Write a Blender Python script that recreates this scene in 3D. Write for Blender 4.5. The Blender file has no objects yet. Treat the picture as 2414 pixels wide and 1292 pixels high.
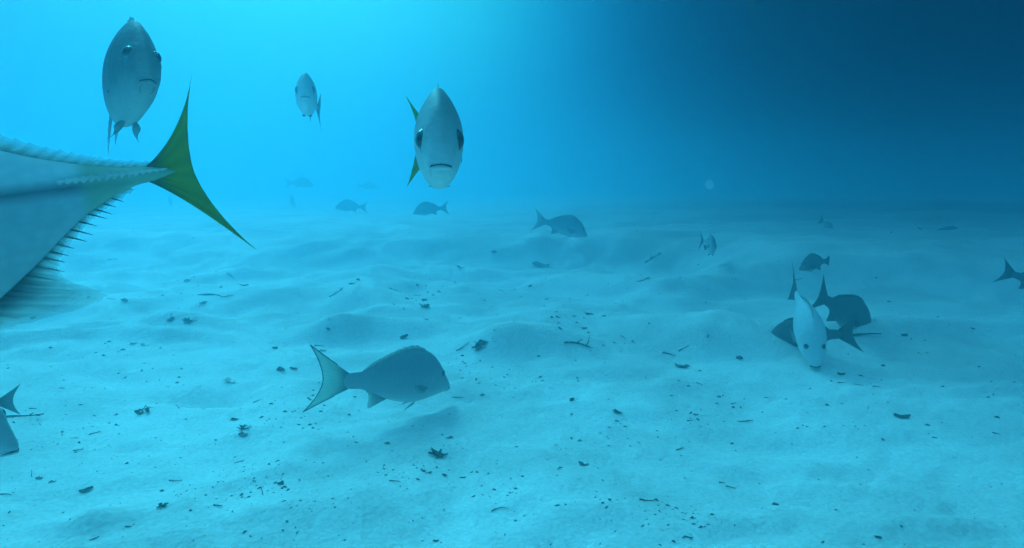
import bpy, bmesh, math, random
import numpy as np
from mathutils import Vector, Matrix, Euler

R = math.radians
scene = bpy.context.scene
col = scene.collection

# ---------------------------------------------------------------- camera
W_PX, H_PX, F_PX = 2414.0, 1292.0, 1573.0
CAM_H, PITCH = 0.85, math.atan((646.0 - 440.0) / 1573.0)
cam_d = bpy.data.cameras.new("camera")
cam = bpy.data.objects.new("camera", cam_d)
col.objects.link(cam)
cam.location = (0, 0, CAM_H)
cam.rotation_euler = (R(90) - PITCH, 0, 0)
cam_d.sensor_width = 36.0
cam_d.lens = 36.0 * F_PX / W_PX
cam_d.clip_start = 0.02
cam_d.clip_end = 2000
scene.camera = cam

# ---------------------------------------------------------------- view
vs = scene.view_settings
vs.view_transform = 'Standard'
vs.look = 'None'
vs.exposure = 0.0
vs.gamma = 1.0
vs.use_curve_mapping = False
cy = scene.cycles
cy.max_bounces = 8
cy.diffuse_bounces = 3
cy.glossy_bounces = 2
cy.transmission_bounces = 4
cy.volume_bounces = 3
cy.transparent_max_bounces = 8
cy.use_denoising = True
cy.caustics_reflective = False
cy.caustics_refractive = False

# ---------------------------------------------------------------- world: the open water
world = bpy.data.worlds.new("World")
scene.world = world
world.use_nodes = True
nt = world.node_tree
nt.nodes.clear()


def N(tree, kind, **kw):
    n = tree.nodes.new(kind)
    for k, v in kw.items():
        setattr(n, k, v)
    return n


def mth(tree, op, a, b=None, clamp=False):
    n = N(tree, 'ShaderNodeMath', operation=op, use_clamp=clamp)
    for i, v in enumerate((a, b)):
        if v is None:
            continue
        if isinstance(v, (int, float)):
            n.inputs[i].default_value = v
        else:
            tree.links.new(v, n.inputs[i])
    return n.outputs[0]


def srgb(r, g, b):
    def f(c):
        c /= 255.0
        return c / 12.92 if c <= 0.04045 else ((c + 0.055) / 1.055) ** 2.4
    return (f(r), f(g), f(b), 1.0)


def ramp(tree, fac, stops, interp='B_SPLINE'):
    n = N(tree, 'ShaderNodeValToRGB')
    cr = n.color_ramp
    cr.interpolation = interp
    while len(cr.elements) > 1:
        cr.elements.remove(cr.elements[0])
    cr.elements[0].position = stops[0][0]
    cr.elements[0].color = stops[0][1]
    for p, c in stops[1:]:
        e = cr.elements.new(p)
        e.color = c
    tree.links.new(fac, n.inputs[0])
    return n.outputs[0]


tc = N(nt, 'ShaderNodeTexCoord')
sp = N(nt, 'ShaderNodeSeparateXYZ')
nt.links.new(tc.outputs['Generated'], sp.inputs[0])
az = mth(nt, 'ARCTAN2', sp.outputs[0], sp.outputs[1])
azf = mth(nt, 'ADD', mth(nt, 'DIVIDE', az, 2 * math.pi), 0.5)
WG = .83


def azs(deg, c):
    c = srgb(*c)
    return (deg / 360.0 + 0.5, (c[0] * WG * 1.5, c[1] * WG, c[2] * WG, 1))


hi = ramp(nt, azf, [azs(-180, (20, 120, 175)), azs(-90, (30, 140, 200)), azs(-40, (42, 160, 225)), azs(-24, (44, 178, 240)),
                    azs(-11, (58, 238, 255)), azs(-3, (44, 240, 255)), azs(3, (16, 178, 244)), azs(8, (4, 116, 184)),
                    azs(13, (1, 66, 124)), azs(20, (1, 38, 86)), azs(38, (2, 26, 68)), azs(90, (4, 60, 100)), azs(180, (20, 120, 175))])
lo = ramp(nt, azf, [azs(-180, (20, 120, 175)), azs(-90, (25, 150, 205)), azs(-40, (28, 158, 205)), azs(-24, (28, 172, 225)),
                    azs(-11, (24, 186, 242)), azs(-3, (16, 172, 232)), azs(3, (4, 124, 186)), azs(8, (1, 80, 132)),
                    azs(13, (0, 34, 84)), azs(20, (0, 14, 52)), azs(38, (0, 10, 44)), azs(90, (4, 60, 100)), azs(180, (20, 120, 175))])
elf = N(nt, 'ShaderNodeMapRange', interpolation_type='SMOOTHSTEP')
nt.links.new(sp.outputs[2], elf.inputs[0])
elf.inputs[1].default_value = -0.05
elf.inputs[2].default_value = 0.30
m1 = N(nt, 'ShaderNodeMixRGB')
nt.links.new(elf.outputs[0], m1.inputs[0])
nt.links.new(lo, m1.inputs[1])
nt.links.new(hi, m1.inputs[2])
# overhead the water is brightest: the surface
elz = N(nt, 'ShaderNodeMapRange', interpolation_type='SMOOTHSTEP')
nt.links.new(sp.outputs[2], elz.inputs[0])
elz.inputs[1].default_value = 0.45
elz.inputs[2].default_value = 0.92
m2 = N(nt, 'ShaderNodeMixRGB')
nt.links.new(elz.outputs[0], m2.inputs[0])
nt.links.new(m1.outputs[0], m2.inputs[1])
m2.inputs[2].default_value = (0.095, 0.86, 1.24, 1)
bg = N(nt, 'ShaderNodeBackground')
bg.inputs[1].default_value = 1.0
nt.links.new(m2.outputs[0], bg.inputs[0])
wo = N(nt, 'ShaderNodeOutputWorld')
nt.links.new(bg.outputs[0], wo.inputs[0])

# ---------------------------------------------------------------- sun
sun_d = bpy.data.lights.new("sun", 'SUN')
sun_d.energy = 5.0
sun_d.angle = R(38)
sun_d.color = (0.105, 0.77, .93)
sun = bpy.data.objects.new("sun", sun_d)
col.objects.link(sun)
SUN_EL, SUN_AZ = R(44), R(-22)            # ahead of the camera and to the left
sdir = Vector((math.sin(SUN_AZ) * math.cos(SUN_EL), math.cos(SUN_AZ) * math.cos(SUN_EL), math.sin(SUN_EL)))
sun.rotation_euler = sdir.to_track_quat('Z', 'Y').to_euler()
sun.location = sdir * 30

# ---------------------------------------------------------------- pixel -> world helpers
CAM_M = Matrix.Translation((0, 0, CAM_H)) @ Euler((R(90) - PITCH, 0, 0)).to_matrix().to_4x4()


def ray(px, py):
    v = Vector(((px - W_PX / 2) / F_PX, -(py - H_PX / 2) / F_PX, -1.0))
    return (CAM_M.to_3x3() @ v)


def at(px, py, depth):
    """world point at the given forward depth (metres) along the pixel's ray"""
    return Vector((0, 0, CAM_H)) + ray(px, py) * depth


# ---------------------------------------------------------------- the sand's height
def _hash(ix, iy, seed):
    h = (ix.astype(np.int64) * 374761393 + iy.astype(np.int64) * 668265263 + seed * 974634777) & 0xFFFFFFFF
    h = ((h ^ (h >> 13)) * 1274126177) & 0xFFFFFFFF
    return ((h ^ (h >> 16)) & 0xFFFF) / 65535.0 * 2 - 1


def noise(x, y, seed=0):
    ix, iy = np.floor(x), np.floor(y)
    fx, fy = x - ix, y - iy
    u = fx * fx * fx * (fx * (fx * 6 - 15) + 10)
    v = fy * fy * fy * (fy * (fy * 6 - 15) + 10)
    a, b = _hash(ix, iy, seed), _hash(ix + 1, iy, seed)
    c, d = _hash(ix, iy + 1, seed), _hash(ix + 1, iy + 1, seed)
    return (a * (1 - u) + b * u) * (1 - v) + (c * (1 - u) + d * u) * v


# mounds: crest given by its pixel and height; sx half width along the crest, front and back lengths (m), turn (deg)
# (px, py, h, sx, s_front, s_back, turn)
MOUNDS = [
    (1230, 634, .05, .9, .30, .8, 2), (1560, 604, .06, .8, .35, 1.0, 8), (2050, 600, .05, 1.0, .4, 1.5, 0),
    (2400, 578, .06, 1.2, .5, 2, 0), (560, 572, .04, 1.2, .4, 1.2, 3),
    (920, 640, .075, .45, .30, .6, -4), (905, 672, .07, .30, .22, .5, -14), (600, 646, .05, .6, .22, .5, 12),
    (740, 676, .05, .45, .16, .4, 6), (1480, 664, .05, .6, .25, .6, -8), (1150, 758, .075, .34, .17, .45, 10),
    (1270, 748, .045, .35, .16, .4, -8), (1530, 742, .075, .30, .20, .5, 4), (1640, 752, .05, .35, .18, .4, -8),
    (880, 748, .055, .30, .16, .35, -4), (520, 734, .06, .32, .17, .40, -6), (420, 775, .045, .3, .13, .35, 14),
    (60, 775, .05, .45, .16, .4, 16), (200, 700, .04, .5, .2, .4, 0), (760, 765, .04, .25, .12, .3, 25),
    (1640, 700, .03, .30, .2, .4, 0), (1700, 660, .05, .8, .3, .8, -4), (2150, 745, .05, .5, .22, .5, 4),
    (1130, 680, .03, .3, .12, .3, 0), (2000, 660, .05, 1.0, .35, .8, 3),
    (480, 940, -.030, .22, .10, .09, -6), (530, 950, -.018, .16, .08, .08, -10), (330, 1062, -.012, .09, .04, .04, 0),
    (730, 886, -.010, .07, .04, .04, 8), (1120, 1000, -.010, .08, .04, .04, 6), (260, 1040, -.008, .07, .03, .04, 12),
    (1010, 1165, .030, .26, .10, .20, 10), (600, 1130, .014, .16, .05, .09, 16), (120, 1230, .014, .13, .05, .08, 14),
    (190, 1225, .012, .09, .04, .08, 14), (1600, 1190, .018, .20, .07, .13, 4), (1750, 1230, .014, .16, .06, .1, 2),
    (1880, 1070, .014, .20, .07, .13, 12), (2000, 1110, .012, .2, .08, .15, 4), (2270, 910, .014, .25, .09, .2, 0),
    (660, 1210, .014, .15, .05, .1, 12), (2000, 900, .016, .3, .08, .2, -14), (2060, 950, .014, .2, .08, .2, -16),
    (1000, 720, .03, .3, .12, .3, -8), (420, 1200, .010, .10, .04, .08, 10), (1480, 985, .010, .12, .04, .08, 10),
    (1150, 905, .008, .10, .04, .08, 10), (1100, 700, -.015, .13, .06, .05, 4), (1280, 700, -.016, .14, .06, .05, 0),
    (1000, 700, -.012, .12, .05, .05, 4), (1560, 690, -.014, .15, .06, .06, 0),
]
_m = []
for px, py, h, sx, sf, sb, turn in MOUNDS:
    h *= 1.6 if h < 0 else (1.0 if py < 612 else (1.9 if py < 860 else 1.6))
    r_ = ray(px, py)
    k = (CAM_H - max(h, 0)) / -r_.z
    c = Vector((0, 0, CAM_H)) + r_ * k
    _m.append((c.x, c.y, h, sx, sf * .8, sb, math.cos(R(turn)), math.sin(R(turn))))


def height(x, y):
    x = np.asarray(x, float)
    y = np.asarray(y, float)
    d = np.sqrt(x * x + y * y)
    wx = x + 0.35 * noise(x * .9, y * .9, 71) + 0.05 * noise(x * 4, y * 4, 72)
    wy = y + 0.35 * noise(x * .9, y * .9, 73) + 0.05 * noise(x * 4, y * 4, 74)
    z = 0.03 * noise(x * .12, y * .14, 1) * np.clip((d - 4) / 8, 0, 1)
    z = z + 0.03 * noise(wx * .42, wy * .75, 2) * np.clip((d - 3) / 5, 0, 1)
    z = z + 0.028 * noise(wx * 1.3, wy * 2.1, 3) * (0.35 + np.clip((d - 2.5) / 4, 0, 1))
    n4 = noise(wx * 3.4, wy * 5.2, 4)
    z = z + 0.019 * n4 * (0.7 + np.clip((d - 3) / 3, 0, .8))
    fade = np.clip(1 - (d - 6) / 10, 0, 1)
    z = z + (0.0060 * noise(x * 9, y * 13, 5) + 0.0026 * noise(x * 24, y * 31, 6)
             + 0.0013 * noise(x * 60, y * 66, 7)) * fade
    z = z + 0.0085 * noise(wx * 6.5 + 3, wy * 8.5, 15) * fade
    # shallow feeding pits fish leave in the sand
    n8 = noise(wx * 2.4 + 9, wy * 3.0, 8)
    z = z - 0.018 * np.clip(n8 - .45, 0, 1) * 2
    # a terrace: the sand steps up along a winding scarp some seven metres out, nearer on the right
    edge = 7.3 - 1.5 / (1 + np.exp(-(wx - 1.7) / .35)) + .22 * np.sin(wx * 1.1 + .6) + .9 / (1 + np.exp(-(wx - 5.0) / .6)) - .25 * np.abs(wx + 2) / 3
    z = z + .29 / (1 + np.exp(-(wy - edge) / .16))
    edge2 = 10.2 + .5 * np.sin(wx * .6) - .05 * wx
    z = z + .10 / (1 + np.exp(-(wy - edge2) / .35)) / (1 + np.exp(-(wx - .2) / .6))
    for cx, cyy, h, sx, sf, sb, ct, st in _m:
        dx, dy = wx - cx, wy - cyy
        u = dx * ct + dy * st
        v = -dx * st + dy * ct
        s = np.where(v < 0, sf, sb)
        q = np.abs(v / s)
        prof = np.where(v < 0, np.exp(-(q ** 2.2)), np.exp(-(q ** 1.6)))
        z = z + h * prof * np.exp(-np.abs(u / sx) ** 2.6)
    return z


def hz(x, y):
    return float(height(np.array([x]), np.array([y]))[0])


def ground(px, py):
    """where the pixel's ray meets the sand"""
    r = ray(px, py)
    if r.z > -0.02:
        r.z = -0.02
    ts = np.exp(np.linspace(math.log(1.0), math.log(45), 500))
    X, Y, Z = r.x * ts, r.y * ts, CAM_H + r.z * ts
    g = Z - height(X, Y)
    i = int(np.argmax(g < 0))
    if g[i] >= 0:
        i = len(ts) - 1
    i = max(i, 1)
    a = g[i - 1] / (g[i - 1] - g[i] + 1e-9)
    t = ts[i - 1] + (ts[i] - ts[i - 1]) * a
    return Vector((r.x * t, r.y * t, CAM_H + r.z * t)), t


# ---------------------------------------------------------------- materials
def new_mat(name):
    m = bpy.data.materials.new(name)
    m.use_nodes = True
    t = m.node_tree
    t.nodes.clear()
    return m, t


def principled(t, rough=.6, spec=.3):
    p = N(t, 'ShaderNodeBsdfPrincipled')
    p.inputs['Roughness'].default_value = rough
    p.inputs['Specular IOR Level'].default_value = spec
    o = N(t, 'ShaderNodeOutputMaterial')
    t.links.new(p.outputs[0], o.inputs[0])
    return p, o


def sand_mat():
    m, t = new_mat("sand")
    p, o = principled(t, .95, .05)
    tc = N(t, 'ShaderNodeTexCoord')
    n1 = N(t, 'ShaderNodeTexNoise'); n1.inputs['Scale'].default_value = 1.1; n1.inputs['Detail'].default_value = 6
    n1.inputs['Roughness'].default_value = .6
    n2 = N(t, 'ShaderNodeTexNoise'); n2.inputs['Scale'].default_value = 90; n2.inputs['Detail'].default_value = 4
    t.links.new(tc.outputs['Object'], n1.inputs[0]); t.links.new(tc.outputs['Object'], n2.inputs[0])
    c1 = ramp(t, n1.outputs[0], [(.30, (.62, .59, .55, 1)), (.62, (.86, .83, .78, 1))], 'EASE')
    c2 = ramp(t, n2.outputs[0], [(.30, (.80, .80, .80, 1)), (.60, (1, 1, 1, 1))], 'LINEAR')
    mx = N(t, 'ShaderNodeMixRGB', blend_type='MULTIPLY'); mx.inputs[0].default_value = .8
    t.links.new(c1, mx.inputs[1]); t.links.new(c2, mx.inputs[2])
    t.links.new(mx.outputs[0], p.inputs['Base Color'])
    n3 = N(t, 'ShaderNodeTexNoise'); n3.inputs['Scale'].default_value = 55; n3.inputs['Detail'].default_value = 5
    t.links.new(tc.outputs['Object'], n3.inputs[0])
    b = N(t, 'ShaderNodeBump'); b.inputs['Strength'].default_value = .6; b.inputs['Distance'].default_value = .008
    t.links.new(n3.outputs[0], b.inputs['Height']); t.links.new(b.outputs[0], p.inputs['Normal'])
    return m


def skin_mat(name, back, flank, belly, z0=-.06, z1=.02, z2=.12, stripe=None, rough=.6, tailc=None):
    """countershaded fish skin: pigment by height on the body, with scales"""
    m, t = new_mat(name)
    p, o = principled(t, rough, .35)
    tc = N(t, 'ShaderNodeTexCoord')
    s = N(t, 'ShaderNodeSeparateXYZ'); t.links.new(tc.outputs['Object'], s.inputs[0])
    n = N(t, 'ShaderNodeTexNoise'); n.inputs['Scale'].default_value = 9; n.inputs['Detail'].default_value = 4
    t.links.new(tc.outputs['Object'], n.inputs[0])
    zz = mth(t, 'ADD', s.outputs[2], mth(t, 'MULTIPLY', mth(t, 'SUBTRACT', n.outputs[0], .5), .05))
    f = N(t, 'ShaderNodeMapRange'); t.links.new(zz, f.inputs[0])
    f.inputs[1].default_value = -.25; f.inputs[2].default_value = .25
    k = lambda v: (v + .25) / .5
    c = ramp(t, f.outputs[0], [(k(z0), belly + (1,)), (k(z1), flank + (1,)), (k(z2), back + (1,))], 'LINEAR')
    v = N(t, 'ShaderNodeTexVoronoi'); v.inputs['Scale'].default_value = 55
    mp = N(t, 'ShaderNodeMapping'); mp.inputs['Scale'].default_value = (1, .4, 1.3)
    t.links.new(tc.outputs['Object'], mp.inputs[0]); t.links.new(mp.outputs[0], v.inputs[0])
    c2 = ramp(t, v.outputs[0], [(.0, (1, 1, 1, 1)), (.7, (.80, .80, .80, 1))], 'LINEAR')
    mx = N(t, 'ShaderNodeMixRGB', blend_type='MULTIPLY'); mx.inputs[0].default_value = .6
    t.links.new(c, mx.inputs[1]); t.links.new(c2, mx.inputs[2])
    outc = mx.outputs[0]
    if stripe:
        # dark pigment line along the flank
        zc, wd, amt, colr = stripe
        dd = mth(t, 'ABSOLUTE', mth(t, 'SUBTRACT', s.outputs[2], zc))
        g = mth(t, 'MULTIPLY', mth(t, 'SUBTRACT', 1.0, mth(t, 'DIVIDE', dd, wd), clamp=True), amt)
        m3 = N(t, 'ShaderNodeMixRGB'); t.links.new(g, m3.inputs[0]); t.links.new(outc, m3.inputs[1])
        m3.inputs[2].default_value = colr + (1,)
        outc = m3.outputs[0]
    if tailc:
        # the stalk takes on the tail's colour
        g = N(t, 'ShaderNodeMapRange', interpolation_type='SMOOTHSTEP'); t.links.new(s.outputs[0], g.inputs[0])
        g.inputs[1].default_value = -.385; g.inputs[2].default_value = -.352
        m5 = N(t, 'ShaderNodeMixRGB'); t.links.new(g.outputs[0], m5.inputs[0])
        m5.inputs[1].default_value = tailc + (1,); t.links.new(outc, m5.inputs[2])
        outc = m5.outputs[0]
    t.links.new(outc, p.inputs['Base Color'])
    b = N(t, 'ShaderNodeBump'); b.inputs['Strength'].default_value = .3; b.inputs['Distance'].default_value = .002
    t.links.new(v.outputs[0], b.inputs['Height']); t.links.new(b.outputs[0], p.inputs['Normal'])
    return m


def fin_mat(name, c1, c2, trans=.45, scale=70, root=None, clear=0):
    """thin fin membrane with rays; some light passes through"""
    m, t = new_mat(name)
    d = N(t, 'ShaderNodeBsdfPrincipled'); d.inputs['Roughness'].default_value = .5
    d.inputs['Specular IOR Level'].default_value = .25
    tl = N(t, 'ShaderNodeBsdfTranslucent')
    mix = N(t, 'ShaderNodeMixShader'); mix.inputs[0].default_value = trans
    uv = N(t, 'ShaderNodeUVMap')
    sp_ = N(t, 'ShaderNodeSeparateXYZ'); t.links.new(uv.outputs[0], sp_.inputs[0])
    w = mth(t, 'SINE', mth(t, 'MULTIPLY', sp_.outputs[0], scale))
    w = mth(t, 'ADD', mth(t, 'MULTIPLY', w, .5), .5)
    c = ramp(t, w, [(.0, c1 + (1,)), (1.0, c2 + (1,))], 'LINEAR')
    if root:
        # the skin's pigment runs out into the fin's base
        g = N(t, 'ShaderNodeMapRange', interpolation_type='SMOOTHSTEP'); t.links.new(sp_.outputs[1], g.inputs[0])
        g.inputs[1].default_value = .02; g.inputs[2].default_value = .55
        m0 = N(t, 'ShaderNodeMixRGB'); t.links.new(g.outputs[0], m0.inputs[0])
        m0.inputs[1].default_value = root + (1,); t.links.new(c, m0.inputs[2])
        c = m0.outputs[0]
    t.links.new(c, d.inputs['Base Color']); t.links.new(c, tl.inputs[0])
    t.links.new(d.outputs[0], mix.inputs[1]); t.links.new(tl.outputs[0], mix.inputs[2])
    o = N(t, 'ShaderNodeOutputMaterial')
    out = mix.outputs[0]
    if clear:
        tr = N(t, 'ShaderNodeBsdfTransparent')
        m4 = N(t, 'ShaderNodeMixShader')
        t.links.new(mth(t, 'MULTIPLY', mth(t, 'POWER', sp_.outputs[1], 1.3), clear, True) if name != 'drifting_speck' else mth(t, 'MULTIPLY', 1.0, clear), m4.inputs[0])
        t.links.new(out, m4.inputs[1]); t.links.new(tr.outputs[0], m4.inputs[2])
        out = m4.outputs[0]
    t.links.new(out, o.inputs[0])
    return m


def plain_mat(name, c, rough=.5, spec=.4, var=.25, scale=30):
    m, t = new_mat(name)
    p, o = principled(t, rough, spec)
    tc = N(t, 'ShaderNodeTexCoord')
    n = N(t, 'ShaderNodeTexNoise'); n.inputs['Scale'].default_value = scale; n.inputs['Detail'].default_value = 4
    t.links.new(tc.outputs['Object'], n.inputs[0])
    a = tuple(x * (1 - var) for x in c) + (1,)
    b = tuple(min(1, x * (1 + var)) for x in c) + (1,)
    t.links.new(ramp(t, n.outputs[0], [(.3, a), (.7, b)], 'LINEAR'), p.inputs['Base Color'])
    return m


M = {
    'sand': sand_mat(),
    'snapper': skin_mat('snapper_skin', (.075, .09, .095), (.15, .18, .18), (.42, .44, .43), -.17, -.06, .06),
    'snapper_grey': skin_mat('grey_snapper_skin', (.24, .30, .33), (.40, .46, .48), (.66, .69, .68), -.19, -.08, .10),
    'snapper_pale': skin_mat('pale_snapper_skin', (.66, .70, .70), (.72, .74, .73), (.78, .78, .76), -.12, -.02, .08),
    'snapper_dark': skin_mat('dark_snapper_skin', (.13, .155, .155), (.18, .21, .21), (.36, .38, .37), -.165, -.125, -.02),
    'jack': skin_mat('jack_skin', (.20, .25, .26), (.38, .44, .45), (.74, .76, .74), -.12, .0, .12),
    'jack_near': skin_mat('near_jack_skin', (.66, .74, .76), (.46, .54, .58), (.42, .49, .51), -.30, -.02, .02,
                          stripe=(-.006, .016, .75, (.05, .08, .11)), rough=.5, tailc=(.32, .42, .30)),
    'fin': fin_mat('grey_fin', (.26, .31, .30), (.34, .40, .38), .5, 70, (.32, .37, .38), .6),
    'fin_tail': fin_mat('snapper_tail_fin', (.42, .52, .44), (.50, .60, .52), .6, 90, (.22, .26, .27), .35),
    'fin_dark': fin_mat('dark_fin', (.11, .13, .125), (.15, .18, .17), .4, 70, (.09, .11, .11), .25),
    'fin_yellow': fin_mat('yellow_green_fin', (.32, .36, .006), (.38, .42, .008), .5, 40, (.18, .24, .12)),
    'fin_pale': fin_mat('pale_fin', (.36, .42, .40), (.50, .56, .54), .5, 200, (.20, .25, .26), .88),
    'eye': plain_mat('eye_iris', (.05, .055, .06), .25, .5, .2),
    'pupil': plain_mat('eye_pupil', (.008, .008, .01), .15, .6, .1),
    'mouth': plain_mat('mouth_dark', (.02, .015, .03), .8, .1, .1),
    'lip': plain_mat('lip_skin', (.30, .31, .30), .5, .3, .15),
    'scute': plain_mat('scute_bone', (.52, .56, .54), .35, .5, .15),
    'bark': plain_mat('waterlogged_wood', (.075, .065, .055), .9, .1, .5, 60),
    'leaf': plain_mat('dead_leaf', (.085, .08, .06), .8, .15, .5, 50),
    'shell': plain_mat('grey_shell', (.16, .15, .14), .6, .3, .5, 60),
    'shell_pale': plain_mat('pale_shell', (.70, .68, .62), .5, .3, .15, 60),
    'mote': fin_mat('drifting_speck', (.8, .8, .8), (.85, .85, .85), .9, 10, None, .90),
    'fin_ray': plain_mat('fin_ray_tips', (.05, .07, .08), .6, .2, .3, 10),
    'blocker_shell': plain_mat('dark_blocker', (.05, .06, .07), .8, .2, .3, 2),  # dark surface of the added, out-of-view shade blocker
    'stone': plain_mat('dark_stone', (.11, .105, .10), .9, .1, .5, 60),
    'weed': plain_mat('seaweed_scrap', (.07, .08, .05), .85, .1, .5, 40),
    'speck': plain_mat('broken_shell_specks', (.17, .16, .15), .9, .1, .6, 15),
}

# ---------------------------------------------------------------- object helpers


def thing(name, label, cat, group=None):
    o = bpy.data.objects.new(name, None)
    o.empty_display_size = .05
    col.objects.link(o)
    o['label'] = label
    o['category'] = cat
    if group:
        o['group'] = group
    return o


def mesh_obj(name, verts, faces, mat, parent=None, uvs=None, smooth=True):
    me = bpy.data.meshes.new(name)
    me.from_pydata([tuple(v) for v in verts], [], faces)
    if uvs is not None:
        l = me.uv_layers.new(name="UVMap")
        idx = np.empty(len(me.loops), dtype=np.int64)
        me.loops.foreach_get('vertex_index', idx)
        l.data.foreach_set('uv', np.asarray(uvs, float)[idx].ravel())
    me.materials.append(mat)
    if smooth:
        me.polygons.foreach_set('use_smooth', [True] * len(me.polygons))
    me.update()
    o = bpy.data.objects.new(name, me)
    col.objects.link(o)
    if parent is not None:
        o.parent = parent
    return o


# ---------------------------------------------------------------- seabed
def build_seabed():
    front = np.arange(-48, 48.01, .13)
    rest = np.arange(51, 309, 3.0)
    ang = np.radians(np.concatenate([front, rest]))
    rr = [0.25]
    while rr[-1] < 66:
        r = rr[-1]
        k = .012 if 1.2 < r < 5 else (.010 if r < 12 else .02)
        if r <= 1.2:
            k = .05
        rr.append(r * (1 + k))
    rr = np.array(rr)
    A, B = np.meshgrid(ang, rr)
    X, Y = np.sin(A) * B, np.cos(A) * B
    Z = height(X.ravel(), Y.ravel()).reshape(X.shape)
    nr, na = X.shape
    verts = np.stack([X.ravel(), Y.ravel(), Z.ravel()], 1)
    verts = np.vstack([verts, [[0, 0, hz(0, 0)]]])
    ctr = nr * na
    i = np.arange(nr - 1)[:, None] * na
    j = np.arange(na)[None, :]
    j2 = (j + 1) % na
    quads = np.stack([(i + j), (i + na + j), (i + na + j2), (i + j2)], -1).reshape(-1, 4)
    me = bpy.data.meshes.new("seabed")
    nq = len(quads)
    jj = np.arange(na)
    tris = np.stack([np.full(na, ctr), jj, (jj + 1) % na], 1)
    me.vertices.add(len(verts)); me.vertices.foreach_set('co', verts.ravel())
    loops = np.concatenate([quads.ravel(), tris.ravel()])
    me.loops.add(len(loops)); me.loops.foreach_set('vertex_index', loops)
    me.polygons.add(nq + na)
    ls = np.concatenate([np.arange(nq) * 4, nq * 4 + np.arange(na) * 3])
    lt = np.concatenate([np.full(nq, 4), np.full(na, 3)])
    me.polygons.foreach_set('loop_start', ls)
    me.polygons.foreach_set('loop_total', lt)
    me.polygons.foreach_set('use_smooth', np.ones(nq + na, bool))
    me.update(calc_edges=True); me.validate()
    me.flip_normals() if me.polygons[1000].normal.z < 0 else None
    me.materials.append(M['sand'])
    o = bpy.data.objects.new("sand", me)
    col.objects.link(o)
    o['kind'] = 'structure'
    return o


build_seabed()


# ---------------------------------------------------------------- fish
def interp(tab, s):
    xs = [a for a, _ in tab]
    ys = [b for _, b in tab]
    # monotone-ish cubic (Catmull-Rom on uneven knots)
    n = len(xs)
    i = 0
    while i < n - 2 and s > xs[i + 1]:
        i += 1
    h = xs[i + 1] - xs[i]
    t = min(max((s - xs[i]) / h, 0), 1)

    def slope(k):
        if k == 0:
            return (ys[1] - ys[0]) / (xs[1] - xs[0])
        if k == n - 1:
            return (ys[-1] - ys[-2]) / (xs[-1] - xs[-2])
        a = (ys[k] - ys[k - 1]) / (xs[k] - xs[k - 1])
        b = (ys[k + 1] - ys[k]) / (xs[k + 1] - xs[k])
        return 0 if a * b <= 0 else 2 * a * b / (a + b)
    m0, m1_ = slope(i) * h, slope(i + 1) * h
    t2, t3 = t * t, t * t * t
    return (2 * t3 - 3 * t2 + 1) * ys[i] + (t3 - 2 * t2 + t) * m0 + (-2 * t3 + 3 * t2) * ys[i + 1] + (t3 - t2) * m1_


def tab(s):
    return [tuple(float(v) for v in p.split(':')) for p in s.split()]


SNAPPER = dict(
    top=tab("0:-.095 .02:-.062 .06:-.005 .12:.078 .2:.160 .29:.212 .4:.232 .52:.212 .65:.166 .78:.108 .88:.070 .95:.064 .975:.058 1:.022"),
    bot=tab("0:-.115 .02:-.134 .06:-.150 .12:-.164 .2:-.182 .3:-.198 .4:-.204 .52:-.190 .65:-.152 .78:-.096 .88:-.064 .95:-.060 .975:-.054 1:-.020"),
    wid=tab("0:.016 .02:.034 .06:.050 .12:.066 .2:.080 .3:.092 .4:.094 .52:.084 .65:.060 .78:.036 .88:.022 .95:.015 1:.007"),
    mouth=(-.108, .10), eye=(.130, .022, .027), pect=(.30, -.055), pelv=(.34,),
    dorsal=[(.29, .88, .054, 'spiny')], anal=[(.62, .84, .075, 'pointed')],
    tail=(.255, .275, .17), gill=.275)
WIDE_SNAPPER = dict(SNAPPER, wid=[(a, b * 1.45) for a, b in SNAPPER['wid']])
JACK = dict(
    top=tab("0:-.060 .015:-.025 .05:.032 .11:.105 .2:.150 .32:.178 .45:.170 .6:.122 .75:.068 .88:.026 .95:.015 1:.017"),
    bot=tab("0:-.092 .015:-.118 .05:-.136 .11:-.138 .2:-.162 .32:-.178 .45:-.165 .6:-.118 .75:-.064 .88:-.025 .95:-.014 1:-.016"),
    wid=tab("0:.022 .015:.034 .05:.047 .11:.060 .2:.076 .32:.088 .45:.082 .6:.060 .75:.036 .88:.019 .95:.012 1:.004"),
    mouth=(-.082, .085), eye=(.125, -.004, .038), pect=(.29, -.03), pelv=(.30,),
    dorsal=[(.36, .48, .04, 'spiny'), (.52, .93, .085, 'lobe')], anal=[(.56, .93, .075, 'lobe')],
    tail=(.24, .27, .165), gill=.26)
DEEP_JACK = dict(
    top=tab("0:-.06 .015:-.01 .05:.05 .11:.105 .2:.150 .32:.172 .45:.160 .6:.118 .72:.082 .84:.036 .93:.015 .97:.0115 1:.003"),
    bot=tab("0:-.09 .015:-.12 .05:-.15 .11:-.19 .2:-.24 .32:-.29 .45:-.31 .56:-.290 .66:-.205 .78:-.118 .88:-.042 .95:-.014 .97:-.0115 1:-.003"),
    wid=tab("0:.028 .015:.046 .05:.060 .11:.072 .2:.082 .32:.088 .45:.084 .6:.066 .75:.044 .88:.024 .95:.014 1:.004"),
    mouth=(-.08, .085), eye=(.125, .028, .028), pect=(.29, -.06), pelv=(.30,),
    dorsal=[(.30, .44, .05, 'spiny'), (.46, .955, .026, 'fringe')], anal=[(.545, .93, .034, 'fringe')],
    tail=(.155, .125, .070), gill=.26)

rnd = random.Random(5)


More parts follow.
